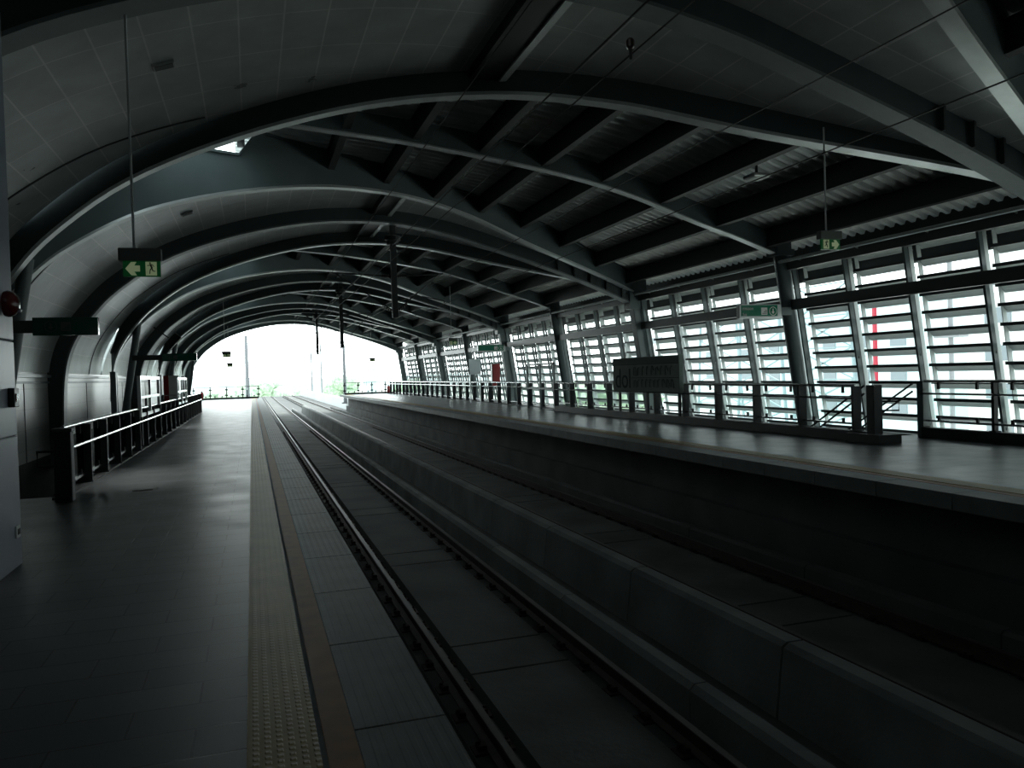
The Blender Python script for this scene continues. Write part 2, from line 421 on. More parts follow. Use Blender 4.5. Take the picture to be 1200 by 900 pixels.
# ---- thin ribs
RIBY = [yc+BAY for yc in MAIN[:-1]]
def thin_rib(y, label):
    t = thing('roof_rib', label, 'roof rib', (13.1, y, 0), 'slim curved ribs under the corrugated roof')
    xs_ = [-.15+(13.35+.15)*i/36 for i in range(37)]
    MB().sweep([[(x,y-.1,Pz(x)+.03),(x,y+.1,Pz(x)+.03),(x,y+.1,Pz(x)+.5),(x,y-.1,Pz(x)+.5)] for x in xs_], 'steel').build('web', t)
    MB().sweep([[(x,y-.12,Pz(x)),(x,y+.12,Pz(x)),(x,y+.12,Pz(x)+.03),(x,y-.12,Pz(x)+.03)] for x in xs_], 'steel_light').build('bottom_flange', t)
    return t
for k, y in enumerate(RIBY[1:]):
    thin_rib(17.1 if k == 0 else y, ['slim curved rib landing on the nearest round column', 'slim curved rib landing on the column left of the name board', 'slim curved rib landing on the column behind the white notice board', 'slim curved rib nearest to the bright end of the station'][k])

# ------------------------------------------------------------------ right side: columns and louvred wall
def lean(z): return 13.72-.145*z
CY = [Y0+BAY*k for k in range(0, 9)]; CY[1] = 17.1
def col_label(k):
    return ['', 'nearest round steel column, leaning, beside the green exit sign', 'heavy box column behind the station name board', 'leaning steel column first to the left of the name board',
            'steel column standing behind the red cabinet', 'steel column just left of the white notice board', 'steel column fourth from the bright open end', 'steel column third from the bright open end', 'column carrying the end arch on the louvred side'][k]
for k, y in enumerate(CY):
    if k == 0: lab = 'box steel column at the right edge, under the nearest arch'
    else: lab = col_label(k)
    t = thing('steel_column', lab, 'column', (lean(0), y, -1.0), 'leaning columns along the louvred wall')
    top = 4.4 if k % 2 else 4.3
    if k % 2:
        MB().tube([(lean(-1)-.0,y,-1),(lean(top),y,top)], .185, 'steel', 20).build('shaft', t, smooth=True)
        MB().box(lean(top)-.25,lean(top)+.25,y-.24,y+.24,top-.02,top+.14,'steel').build('cap_plate', t)
    else:
        MB().beam((lean(-1),y,-1),(lean(top),y,top), .34, .46, 'steel', up=(1,0,0)).build('shaft', t, bevel=.012)
        MB().box(lean(3.9)-.36,lean(3.9)+.3,y-.24,y+.24,3.72,4.75,'steel').build('cap_plate', t)
    MB().box(lean(-1)-.3,lean(-1)+.3,y-.3,y+.3,-1.03,-.97,'steel_dark').build('base_plate', t)
# louvre screens, one per bay
def louver_bay(y0, label, BAY=BAY):
    t = thing('louver_screen', label, 'louvred wall', (lean(0)+.3, y0+BAY/2, -1.0), 'louvred wall bays behind the far platform')
    ps = [y0+.2+(BAY-.4)*i/4 for i in range(5)]
    zb, zt = -1.0, 4.05
    for i, y in enumerate(ps):
        mb = MB()
        mb.beam((lean(zb)+.12,y-.07,zb),(lean(zt)+.12,y-.07,zt),.055,.10,'steel',up=(1,0,0))
        mb.beam((lean(zb)+.30,y+.07,zb),(lean(zt)+.30,y+.07,zt),.055,.08,'steel_dark',up=(1,0,0))
        for z in (.2,1.7,3.2): mb.beam((lean(z)+.12,y-.10,z),(lean(z)+.30,y+.09,z),.03,.05,'steel')
        mb.build('mullion', t)
    for i in range(4):
        a, b_ = ps[i]+.115, ps[i+1]-.115
        mb = MB(); z = -.75
        while z < 4.2:
            xi = lean(z)+.32
            # curved blade: inner edge high, outer edge low, with a short lip
            pr = [(0,0),(.05,-.02),(.12,-.06),(.18,-.11),(.225,-.165)]
            secs = []
            for yy in (a, b_):
                secs.append([(xi+p,yy,z+q) for p,q in pr]+[(xi+p+.014,yy,z+q+.012) for p,q in pr[::-1]])
            mb.sweep(secs, 'louver')
            mb.box(xi-.02,xi+.012,a,b_,z-.055,z+.012,'steel_dark')
            z += .375
        for yy in (a-.015, b_+.0):   # end fins holding the blades
            mb.beam((lean(zb)+.44,yy,zb),(lean(zt)+.44,yy,zt),.015,.11,'louver',up=(1,0,0))
        mb.build('slat_panel', t)
    MB().box(lean(3.1)-.06,lean(3.1)+.07,y0+.2,y0+BAY-.2,2.98,3.24,'steel_dark').build('transom', t)
    MB().box(lean(4)-.02,lean(4)+.14,y0+.2,y0+BAY-.2,4.0,4.2,'steel_dark').build('head_rail', t)
    return t
LB = [CY[0]-BAY]+CY[:-1]
for k, y in enumerate(LB):
    louver_bay(y, 'louvred wall bay nearest the camera, mostly beyond the right edge' if k == 0 else
        ['', 'large louvred wall bay behind the descending stair handrail', 'louvred wall bay between the round column and the name board', 'louvred wall bay directly left of the name board',
         'louvred wall bay between the third and fourth columns left of the name board', 'louvred wall bay behind the red cabinet and white notice board', 'louvred wall bay fourth from the bright end', 'small louvred wall bay second from the bright end', 'smallest louvred wall bay at the bright end'][k], BAY=((CY[0:]+[CY[-1]+7.9])[k]-y))

o = MB().sweep([[(13.85,YB_,3.72),(13.93,YB_,3.72),(13.93,YB_,4.75),(13.85,YB_,4.75)] for YB_ in (-6.0,73.0)],'steel_dark').build('trim_eaves'); o['kind']='structure'
# conduit along the eaves with brackets
t = thing('conduit_pipe', 'pale pipe running along the eaves above the louvred wall', 'pipe', (12.95, 33, 4.2))
MB().tube([(12.98,2,4.22),(12.98,72.3,4.22)], .045, 'steel_light', 8).build('pipe', t, smooth=True)
for k in range(32):
    y = 10.5+k*1.95
    if any(abs(y-c) < .35 for c in CY): y += .4
    MB().beam((12.98,y,4.22),(13.3,y+.05,4.12),.03,.03,'steel_light').build('bracket', t)

# ------------------------------------------------------------------ platforms, tracks
YB, YE = -6.0, 75.0
RZ = -1.28
mb = MB(); mb.box(-5.5,-.075,YB,12.9,-.35,0,'tile').box(-2.72,-.075,12.9,YE,-.35,0,'tile').box(-5.5,-2.72,44.5,YE,-.35,0,'tile')
fl = struct(mb.build('floor'), 'grey tiled near platform floor with shiny patches', 'floor')
mb = MB().box(8.75,11.55,YB,YE,-.35,0,'tile').box(11.55,13.35,YB,13.2,-.35,0,'tile').box(11.55,13.35,30.5,YE,-.35,0,'tile')
fr = struct(mb.build('floor'), 'grey tiled floor of the far platform', 'floor')
def edge(s):     # s=+1 near platform (x as given), -1 mirrored about the track centre
    f = (lambda x: x) if s > 0 else (lambda x: 8.65-x)
    def bx(mb, a, b_, *r): x0, x1 = sorted((f(a), f(b_))); return mb.box(x0, x1, *r)
    bx(MB(), -.075, .225, YB, YE, -.3, .006, 'tactile').build('tactile_strip', fl if s > 0 else fr)
    bx(MB(), .225, .25, YB, YE, -.3, -.004, 'concrete').build('joint_strip', fl if s > 0 else fr)
    bx(MB(), .25, .385, YB, YE, -.3, .002, 'brown').build('warning_line', fl if s > 0 else fr)
    mb = MB(); y = YB
    while y < YE: bx(mb, .39, .81, y+.008, y+1.192, -.2, .0, 'slab'); y += 1.2
    bx(mb, .385, .79, YB, YE, -.2, -.012, 'seam'); mb.build('edge_slabs', fl if s > 0 else fr)
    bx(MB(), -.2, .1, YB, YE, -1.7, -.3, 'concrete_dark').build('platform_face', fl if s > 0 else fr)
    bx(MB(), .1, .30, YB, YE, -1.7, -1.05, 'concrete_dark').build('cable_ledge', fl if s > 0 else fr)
edge(1); edge(-1)
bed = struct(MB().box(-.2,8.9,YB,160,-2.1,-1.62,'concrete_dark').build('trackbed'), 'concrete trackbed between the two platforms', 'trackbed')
for cx in (2.5, 6.15):
    mb = MB(); y = YB; n = 0
    while y < 150:
        L = 3.95 if n % 2 == 0 else .85
        mb.box(cx-.52,cx+.52,y+.02,y+L-.02,-1.62,-1.40,'slabcon'); 
        y += L; n += 1
    mb.build('centre_slab', bed)
    for sx in (-1, 1):
        MB().box(cx+sx*.75-.17,cx+sx*.75+.17,YB,150,-1.62,-1.46,'concrete_dark').build('rail_plinth', bed)
    # drain notches (small square holes) on the slab
# parapet between tracks + guard kerb
mb = MB(); y = -6.0
while y < 76:
    mb.poly([(4.42,y+.015,-1.62),(4.50,y+.015,-.98),(4.56,y+.015,-.94),(4.72,y+.015,-.94),(4.72,y+.015,-1.62)], (0,2.97,0), 'concrete'); y += 3.0
mb.box(4.5,4.7,-6,76,-1.62,-1.0,'seam')
struct(mb.build('wall_middle'), 'low jointed concrete wall between the tracks', 'wall')
mb = MB(); y = -6.0
while y < 76:
    mb.poly([(3.52,y+.01,-1.62),(3.53,y+.01,-1.22),(3.58,y+.01,-1.17),(3.70,y+.01,-1.17),(3.74,y+.01,-1.22),(3.76,y+.01,-1.62)], (0,2.98,0), 'concrete'); y += 3.0
struct(mb.build('kerb'), 'rounded concrete guard kerb beside the near track', 'kerb')
mb = MB(); y = -6.0
while y < 76:
    mb.poly([(7.13,y+.01,-1.62),(7.14,y+.01,-1.22),(7.18,y+.01,-1.18),(7.30,y+.01,-1.18),(7.34,y+.01,-1.62)], (0,2.98,0), 'concrete_dark'); y += 3.0
struct(mb.build('kerb'), 'concrete guard kerb beside the far track', 'kerb')
# rails
def rail(cx, label):
    t = thing('rail', label, 'rail', (cx, 30, -1.46), 'running rails')
    pr = [(-.07,-1.44),(.07,-1.44),(.07,-1.425),(.012,-1.40),(.012,-1.325),(.036,-1.31),(.036,-1.285),(-.036,-1.285),(-.036,-1.31),(-.012,-1.325),(-.012,-1.40),(-.07,-1.425)]
    MB().sweep([[(cx+a,YB,z) for a,z in pr],[(cx+a,150,z) for a,z in pr]], 'rail').build('rail_body', t)
    MB().box(cx-.03,cx+.03,YB,150,-1.286,-1.279,'railtop').build('rail_head', t)
    base = None
    for k in range(70):
        y = 2.2+k*.65
        if base is None:
            mb = MB(); mb.box(cx-.17,cx+.17,y-.09,y+.09,-1.462,-1.44,'rail')
            for sx in (-1,1): mb.box(cx+sx*.1-.035,cx+sx*.1+.035,y-.05,y+.05,-1.44,-1.395,'rail'); mb.tube([(cx+sx*.12,y,-1.44),(cx+sx*.12,y,-1.375)],.016,'rail',6)
            base = mb.build('rail_clip', t)
        else:
            c = base.copy(); c.location = base.location+Vector((0,y-2.2,0)); c.parent = t; C.objects.link(c)
rail(1.76, 'rail nearest to the yellow tactile platform edge'); rail(3.24, 'rail beside the rounded guard kerb')
rail(5.41, 'rail just behind the jointed low concrete wall'); rail(6.89, 'rail closest to the far platform')

# void under the stairs, outer wall left
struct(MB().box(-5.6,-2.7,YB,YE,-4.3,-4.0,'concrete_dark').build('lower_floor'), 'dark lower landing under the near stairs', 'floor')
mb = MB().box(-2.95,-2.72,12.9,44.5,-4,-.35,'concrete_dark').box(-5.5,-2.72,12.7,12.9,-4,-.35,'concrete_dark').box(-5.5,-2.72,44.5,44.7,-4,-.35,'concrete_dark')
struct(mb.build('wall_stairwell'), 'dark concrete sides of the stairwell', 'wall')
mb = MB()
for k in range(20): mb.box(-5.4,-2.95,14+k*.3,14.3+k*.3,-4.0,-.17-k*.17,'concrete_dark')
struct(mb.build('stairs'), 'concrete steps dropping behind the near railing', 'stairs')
mb = MB()
for k in range(20): mb.box(11.7,13.3,13.3+k*.3,13.6+k*.3,-4.0,-.17-k*.17,'concrete_dark')
struct(mb.build('stairs'), 'steps dropping inside the far platform railing', 'stairs')
mb = MB().box(11.55,13.5,13.2,30.5,-4.3,-4.0,'concrete_dark').box(13.35,13.45,YB,YE,-4.3,.0,'concrete_dark').box(11.45,11.55,13.2,30.5,-4,-.35,'concrete_dark')
struct(mb.build('wall_stairwell'), 'sides of the stairwell in the far platform', 'wall')
def uvwall(o):
    me = o.data; ul = me.uv_layers.new(name='UVMap')
    for lp in me.loops: v = me.vertices[lp.vertex_index].co; ul.data[lp.index].uv = (v.y, v.z)
wl = MB().box(-5.62,-5.46,YB,72.7,-.3,2.15,'wallpanel').build('wall_left'); uvwall(wl); struct(wl, 'pale panelled wall behind the near stairwell', 'wall')
for k in range(8):
    y = 14.75+k*7.9
    if y < 72: MB().box(-5.46,-5.45,y-.025,y+.025,-.3,1.75,'seam').build('seam_strip', wl)
MB().box(-5.64,-5.46,YB,72.7,-4.3,-.3,'concrete_dark').build('lower_wall', wl)
MB().box(-5.47,-5.36,YB,72.7,1.86,1.94,'flange').box(-5.47,-5.40,YB,72.7,1.70,1.76,'steel').build('ledge', wl)
# left inclined posts at the meeting points of the girders
for k, y in enumerate([RIBY[1], RIBY[2], RIBY[3], RIBY[4]]):
    t = thing('steel_post', ['leaning steel post at the far left behind the dark green sign', 'leaning dark steel post just left of the first white frame', 'leaning dark steel post between the two white frames', 'leaning dark steel post beside the end arch on the left'][k], 'post', (-4.7,y,-.3), 'leaning posts along the near platform wall')
    MB().tube([(-4.72,y,-4.0),(-4.72,y,.0),(-4.05,y,4.1)],.13,'steel',14).build('shaft', t, smooth=True)
    MB().box(-4.95,-4.5,y-.2,y+.2,-4.0,-3.95,'steel_dark').build('base_plate', t)

# unseen walls added behind the camera to keep stray light out
w = MB().box(-5.7,14.8,YB-.3,YB,-4.3,8,'concrete').build('shade_wall_back'); w2 = MB().box(13.5,13.8,YB,1.7,-4.3,5,'concrete').build('shade_wall_right'); struct(w2, 'unseen concrete wall added on the far side to block light', 'wall')
struct(w, 'unseen concrete wall added behind the viewpoint to block light', 'wall')

# clad column at the left edge
t = thing('clad_column', 'bluish white clad column at the left edge with a red alarm', 'column', (-2.5, 6.6, 0))
for z0, z1 in ((0,1.165),(1.175,2.02),(2.03,5.0)):
    mb = MB().box(-3.0,-2.04,4.4,8.2,z0,z1,'clad'); mb.build('cladding_panel', t, bevel=.008)
MB().box(-2.98,-2.055,4.42,8.18,0,5.0,'seam').build('core', t)
al = MB(); al.lathe((-2.03,7.93,2.34), [(.11,0),(.118,.03),(.10,.075),(.06,.105),(.01,.115)], 'maroon', axis='x', n=24)
al = al.build('fire_alarm', loc=(-2.03,7.93,2.34), smooth=True); tag(al, 'dark red round alarm bell on the clad column', 'alarm')
MB().lathe((-1.93,7.93,2.28), [(.02,0),(.02,.025),(.01,.03)], 'stainless', axis='x', n=10).build('striker', al)
t = thing('call_point', 'small dark box at chest height on the clad column', 'switch box', (-2.03,8.0,1.51))
cs = MB().box(-2.04,-1.985,7.94,8.08,1.43,1.60,'black').build('case', t, bevel=.006)
MB().box(-1.985,-1.977,7.97,8.05,1.48,1.55,'maroon').build('button', cs)
t = thing('power_socket', 'small pale socket low on the clad column', 'socket', (-2.03,8.05,.31))
MB().box(-2.04,-2.026,8.0,8.12,.26,.37,'white').build('plate', t, bevel=.003)
MB().box(-2.026,-2.022,8.03,8.06,.29,.34,'black').box(-2.026,-2.022,8.07,8.10,.29,.34,'black').build('slots', t)

# ------------------------------------------------------------------ railings
def railing_run(t, x, y0, y1, n, z0=0.0, kerb=True, mid=(.7,), top=1.0, postw=.04, side=1, finw=.05, glass='glass', clamps=True):
    for i in range(n+1):
        y = y0+(y1-y0)*i/n
        mb = MB().box(x-finw,x+finw,y-.03,y+.03,z0,top-.02,'railing')
        mb.box(x-finw-.02,x+finw+.02,y-.07,y+.07,z0,z0+.02,'railing').build('post', t)
    MB().tube([(x,y0,top),(x,y1,top)], .03, 'stainless', 10).build('top_rail', t, smooth=True)
    for z in mid: MB().tube([(x+side*.10,y0,z),(x+side*.10,y1,z)], .022, 'stainless', 8).build('handrail', t, smooth=True)
    MB().box(x-.02,x+.02,y0,y1,z0+.12,z0+.16,'stainless').build('lower_rail', t)
    for i in range(n):
        a = y0+(y1-y0)*i/n+postw+.03; b_ = y0+(y1-y0)*(i+1)/n-postw-.03
        MB().box(x-.006,x+.006,a,b_,z0+.2,top-.14,glass).build('glass_panel', t)
        for q in (.2, .8) if clamps else ():
            yy = a+(b_-a)*q; MB().box(x-.02,x+.02,yy-.025,yy+.025,z0+.16,z0+.24,'railing').build('glass_clamp', t); MB().box(x-.02,x+.02,yy-.025,yy+.025,top-.16,top-.03,'railing').build('glass_clamp', t)
    if kerb: MB().box(x-.09,x+.09,y0-.35,y1,z0-.36 if z0 > .05 else -.3,z0,'railing').build('kerb_base', t)
t = thing('stair_railing', 'long dark railing with bright rails beside the near platform stairs', 'railing', (-2.64, 28, 0))
railing_run(t, -2.64, 12.9, 44.2, 21, z0=0.03, kerb=True, top=1.0, mid=(.7,), finw=.11, glass='glass_dark')
MB().box(-2.63,-2.41,12.25,12.45,0,.97,'railing').box(-2.65,-2.39,12.23,12.47,.97,1.02,'steel_dark').build('end_pier', t, bevel=.01)
MB().tube([(-2.64,12.4,.70),(-2.86,12.4,.70),(-2.86,12.4,.5),(-2.64,12.4,.5)],.02,'railing',8).build('rail_return', t)
MB().box(-5.4,-2.7,44.25,44.33,.95,1.0,'stainless').box(-5.4,-2.7,44.25,44.33,.1,.14,'stainless').build('end_rail', t)
for yy in (-3.5,-4.4,-5.2): MB().box(yy-.05,yy+.05,44.25,44.33,0,1,'railing').build('post', t)
def white_frame(y0, y1, label):
    t = thing('sign_frame', label, 'sign frame', (-2.58, (y0+y1)/2, .8), 'white empty frames above the near railing')
    z0, z1 = .80, 1.80; x = -2.6
    mb = MB()
    for y in (y0,y1-.07): mb.box(x-.04,x+.04,y,y+.07,z0,z1,'whiteframe')
    for z in (z0,z1-.08): mb.box(x-.04,x+.04,y0+.07,y1-.07,z,z+.08,'whiteframe')
    mb.build('frame', t)
    MB().box(x-.03,x+.03,y0+.07,y1-.07,1.24,1.31,'whiteframe').build('crossbar', t)
    MB().box(x-.03,x+.03,(y0+y1)/2-.04,(y0+y1)/2+.04,z0+.08,z1-.08,'whiteframe').build('mullion', t)
    for y in (y0+.2,y1-.2): MB().box(x-.03,x+.03,y-.04,y+.04,.1,z0,'railing').build('leg', t)
white_frame(20.9, 25.1, 'white empty frame above the near railing, larger of the two')
white_frame(31.0, 35.2, 'white empty frame above the near railing, farther and smaller one')

t = thing('stair_railing', 'dark glass railing on a kerb around the far platform stairs', 'railing', (11.6, 21, 0))
railing_run(t, 11.6, 12.9, 29.4, 10, finw=.1, z0=.2, top=1.12, mid=(.86,), side=-1)
MB().box(11.48,11.70,12.3,12.5,.0,1.13,'railing').build('end_pier', t, bevel=.01)
MB().box(11.35,11.9,12.05,12.95,0,.17,'railing').build('pier_plinth', t)
for x, y0_ in ((11.85, 12.95), (13.1, 12.95)):
    for dz in (0, -.16):
        MB().tube([(x,y0_,1.1+dz),(x,y0_+5.2,1.1+dz-2.95)],.022,'railing',8).build('stair_handrail', t, smooth=True)
MB().tube([(11.75,12.4,.8),(12.0,12.2,.8),(12.0,12.2,.62),(11.75,12.4,.62)],.018,'railing',8).build('rail_return', t)
t = thing('wall_railing', 'dark railing at the right edge in front of the louvres', 'railing', (13.2, 6, 0))
railing_run(t, 13.2, 3.0, 12.75, 6, z0=.2, top=1.15, mid=(.9,), side=-1)
MB().box(13.12,13.28,12.7,12.86,0,1.15,'steel').build('end_post', t)
t = thing('platform_railing', 'distant white-topped railing along the far platform', 'railing', (12.1, 52, 0))
railing_run(t, 12.2, 31.0, 72.5, 26, z0=.03, top=1.1, mid=(.9,), side=-1, finw=.1, clamps=False)
t = thing('display_stand', 'tall thin frame standing at the end of the far stair railing', 'frame', (11.6, 30, 0))
mb = MB()
for y in (29.6, 31.2, 32.8): mb.box(11.56,11.64,y-.04,y+.04,0,1.95,'steel')
t_ = mb.box(11.56,11.64,29.56,32.84,1.87,1.95,'steel').build('frame', t)
MB().box(11.57,11.63,29.6,32.8,.85,.91,'steel').build('crossbar', t)

# name board
t = thing('station_name_board', 'grey-green station name board mounted on the far railing', 'sign', (11.55, 21.6, .88))
MB().box(11.42,11.53,19.5,23.75,.88,1.95,'board').build('panel', t, bevel=.01)
MB().box(11.405,11.42,19.52,23.73,1.74,1.93,'faint').build('header_band', t)
MB().box(11.408,11.42,19.52,23.73,1.715,1.735,'ink').box(11.41,11.42,19.52,22.4,1.30,1.315,'ink').build('rule_line', t)
MB().box(11.40,11.53,19.46,19.5,.86,1.97,'faint').build('end_cap', t)
me = text_mesh('dol', .62)
xs_ = [v.co.x for v in me.vertices]; ysz = [v.co.y for v in me.vertices]; w_ = max(xs_)-min(xs_); hh = max(ysz)-min(ysz)
for v in me.vertices:
    X, Y_, Z_ = v.co; v.co = (11.414-Z_-11.55, 23.55-(X-min(xs_))/w_*1.05-21.6, .98+(Y_-min(ysz))/hh*.62-.88)
me.materials.append(M['ink']); o = bpy.data.objects.new('lettering', me); C.objects.link(o); o.parent = t
mb = MB(); rnd = random.Random(3)
for (zb_, zt_, n) in ((1.36, 1.66, 9), (1.0, 1.26, 10)):      # illegible rows: strokes like the blurred script in the photograph
    for i in range(n):
        yy = 22.25-i*(2.55/n); h_ = zt_-zb_
        wv = .16
        pts = [(11.412, yy, zb_+h_*.1), (11.412, yy, zt_-h_*rnd.uniform(.05,.3)), (11.412, yy-wv*.6, zt_-h_*rnd.uniform(0,.1)), (11.412, yy-wv, zb_+h_*rnd.uniform(.4,.6)), (11.412, yy-wv*rnd.uniform(.5,1), zb_)]
        mb.tube(pts[:rnd.choice((3,4,5))], .012, 'faint', 6)
        if rnd.random() < .5: mb.lathe((11.40,yy-.05,zt_-.02),[(.03,0),(.03,.01)],'faint','x',8)
mb.build('script', t)
for y in (19.7, 21.6, 23.5): MB().box(11.50,11.56,y-.05,y+.05,.2,.9,'railing').build('bracket', t)

# ------------------------------------------------------------------ signs
def running_man(mb, cx, y, cz, s, k, flip=1):
    f = flip
    def P(a, b_): return (cx+f*a*s, y, cz+b_*s)
    def seg(a, b_, w):
        mb.beam(P(*a), P(*b_), w*s, .006, k, up=(0,1,0))
    mb.lathe(P(-.12,.78), [(.11*s,-.003),(.11*s,.003)], k, axis='y', n=14)
    seg((-.12,.62),(.12,.12),.24); seg((-.1,.58),(-.38,.42),.10); seg((-.38,.42),(-.5,.48),.09); seg((0,.58),(.26,.50),.10); seg((.26,.5),(.36,.28),.09)
    seg((.08,.15),(-.14,-.22),.14); seg((-.14,-.22),(-.2,-.72),.11); seg((.1,.15),(.2,-.3),.14); seg((.2,-.3),(.52,-.36),.11)
def exit_sign(x, y, zt, zpole, label, arrow_left=True):
    t = thing('exit_sign', label, 'exit sign', (x, y, zt), 'hanging exit signs')
    MB().tube([(x-.06,y,zt),(x-.06,y,zpole)], .014, 'steel_light', 8).build('pole', t, smooth=True)
    MB().box(x-.215,x+.215,y-.06,y+.06,zt-.135,zt,'signgrey').build('housing', t, bevel=.006)
    z1, z0 = zt-.135, zt-.305; x0, x1 = x-.175, x+.2
    fc = MB().box(x0,x1,y-.02,y+.02,z0,z1,'exitgreen').build('face', t)
    W = x1-x0; H_ = z1-z0; yy = y-.024
    f = 1 if arrow_left else -1; cx = (x0+x1)/2
    def q(a, b_): return (cx+f*(a-.5)*W, yy, z0+b_*H_)
    mb = MB().poly([q(.06,.5),q(.22,.93),q(.36,.93),q(.30,.70),q(.45,.70),q(.45,.32),q(.30,.32),q(.36,.07),q(.22,.07)], (0,.004,0), 'exitpale'); mb.build('arrow', fc)
    MB().poly([q(.60,.07),q(.9,.07),q(.9,.95),q(.60,.95)], (0,.004,0), 'exitpale').build('panel', fc)
    c = q(.75,.5); mb = MB(); running_man(mb, c[0], yy-.006, c[2], H_*.46, 'exitblack', f); mb.build('running_figure', fc)
    return t
exit_sign(-1.11, 9.45, 3.08, 5.62, 'hanging exit sign with left arrow and running figure over the near platform')
exit_sign(9.2, 10.75, 3.78, 5.5, 'small hanging exit sign high over the far platform near the eaves', False)
exit_sign(-1.14, 41.1, 3.08, 5.9, 'small exit sign silhouetted in the bright opening, upper of two')
exit_sign(-1.5, 62.0, 2.96, 5.7, 'tiny exit sign silhouetted in the bright opening, lower of two')
exit_sign(8.6, 59.0, 3.03, 5.6, 'tiny exit sign silhouetted at the right of the bright opening', False)
def flag_sign(x0, x1, y, z0, z1, label, text=True, dark=False, left=False):
    t = thing('direction_sign', label, 'sign', ((x0+x1)/2, y, z0), 'green hanging direction signs')
    SY = 'signgrey' if dark else 'white'
    MB().box(x0,x1,y-.07,y+.07,z0,z1,'greendark' if dark else 'alum').build('case', t, bevel=.004)
    gx0, gx1 = x0+.04, x1-.12
    fc = MB().box(gx0,gx1,y-.076,y-.07,z0+.05,z1-.02,'greendark' if dark else 'green'); fc = fc.build('face', t)
    yy = y-.08; zc = (z0+z1)/2; r = (z1-z0)*.30
    ca = gx1-r*1.3 if not left else gx0+r*2.6; cb = ca-r*2.5 if not left else ca+r*2.5
    mb = MB()
    n = 24
    for i in range(n):
        a, b_ = 2*PI*i/n, 2*PI*(i+1)/n
        mb.beam((ca+r*math.cos(a),yy,zc+r*math.sin(a)),(ca+r*math.cos(b_),yy,zc+r*math.sin(b_)),.014,.004,SY,up=(0,1,0))
    mb.beam((ca,yy,zc+r*.6),(ca,yy,zc-r*.2),.03,.004,SY,up=(0,1,0)); mb.poly([(ca-r*.45,yy,zc-r*.1),(ca+r*.45,yy,zc-r*.1),(ca,yy,zc-r*.7)],(0,.004,0),SY)
    mb.build('arrow_symbol', fc)
    mb = MB().box(cb-r*.85,cb+r*.85,yy-.002,yy+.003,zc-r*.85,zc+r*.85,SY)
    for i in range(3): mb.box(cb-r*.6+i*r*.4,cb+r*.7,yy-.005,yy-.002,zc-r*.6+i*r*.35,zc-r*.45+i*r*.35,'greendark')
    mb.build('stair_symbol', fc)
    if text:
        for body, zz, sz, wd in (('ทางออก', zc+.03, .10, .30), ('Exit', zc-.11, .09, .11)):
            me = text_mesh(body, sz)
            if len(me.vertices):
                mn = min(v.co.x for v in me.vertices); ww = max(v.co.x for v in me.vertices)-mn
                for v in me.vertices: v.co = ((v.co.x-mn)/ww*wd+gx0+.05-(x0+x1)/2, -.08-v.co.z, v.co.y+zz-z0)
                me.materials.clear(); me.materials.append(M['white']); o = bpy.data.objects.new('lettering', me); C.objects.link(o); o.parent = fc
    return t
t = flag_sign(11.62, 12.86, 16.9, 2.77, 3.12, 'green direction sign with stair and arrow symbols by the round column')
MB().box(12.86,13.2,16.87,16.93,2.85,3.05,'steel').build('bracket', t)
t = flag_sign(-3.78, -2.7, 16.5, 2.55, 2.88, 'dark green direction sign at the far left beside the clad column', text=False, dark=True, left=True)
MB().box(-4.35,-3.78,16.46,16.54,2.6,2.83,'steel_dark').build('bracket', t)
t = flag_sign(11.5, 13.05, 40.4, 2.75, 3.12, 'distant green direction sign above the red cabinet', text=False)
MB().box(13.05,13.3,40.36,40.44,2.8,3.0,'steel').build('bracket', t)
exit_sign(9.05, 36.0, 3.3, 5.75, 'small exit sign on a long rod, left of the distant green sign', False)
t = flag_sign(-3.25, -2.0, 33.0, 2.45, 2.74, 'dark sign hanging over the white frames on the near side', text=False, dark=True, left=True)
MB().box(-4.3,-3.25,32.96,33.04,2.5,2.7,'steel_dark').build('bracket', t)
t = thing('loudspeaker', 'dark tilted loudspeaker above the hanging dark sign on the left', 'speaker', (-2.75, 32.0, 3.0))
MB().beam((-2.95,32,2.95),(-2.55,32,3.4),.28,.3,'black',up=(0,1,0)).build('case', t, bevel=.02)
MB().beam((-3.4,32,3.7),(-2.9,32,3.3),.05,.05,'steel_dark').build('bracket', t)

# small ceiling fixtures
def fixture(x, y, label):
    i = min(range(15, len(BP)), key=lambda j: abs(BP[j][0]-x)); xx_, zz = off(i, .36); a = math.atan2(NB[i][0], NB[i][1])
    t = thing('ceiling_fixture', label, 'light fixture', (xx_, y, zz), 'small rectangular fixtures on the ceiling panels')
    mb = MB(); mb.box(-.16,.16,-.11,.11,.0,.05,'alum'); o = mb.build('case', None, bevel=.01); o.parent = t; o.rotation_euler = (0, a, 0)
    mb = MB(); mb.box(-.13,.13,-.08,.08,-.008,.002,'signgrey'); o = mb.build('lens', None); o.parent = t; o.rotation_euler = (0, a, 0)
fixture(-1.08, 12.3, 'small rectangular fixture on the nearest ceiling panels, left of the crown')
fixture(-1.2, 22.2, 'small rectangular fixture on the second lit ceiling strip')
fixture(.3, 27.0, 'small rectangular fixture on the third ceiling strip')
t = thing('floodlight', 'pale floodlight clipped to a purlin high on the right', 'light fixture', (10.1, 13.9, 5.55))
MB().box(9.93,10.33,13.75,14.15,5.48,5.56,'alum').build('case', t, bevel=.02)
MB().box(9.98,10.28,13.8,14.1,5.465,5.48,'white').build('lens', t)
MB().beam((10.13,13.95,5.56),(10.13,13.95,5.9),.04,.04,'steel_dark').build('bracket', t)

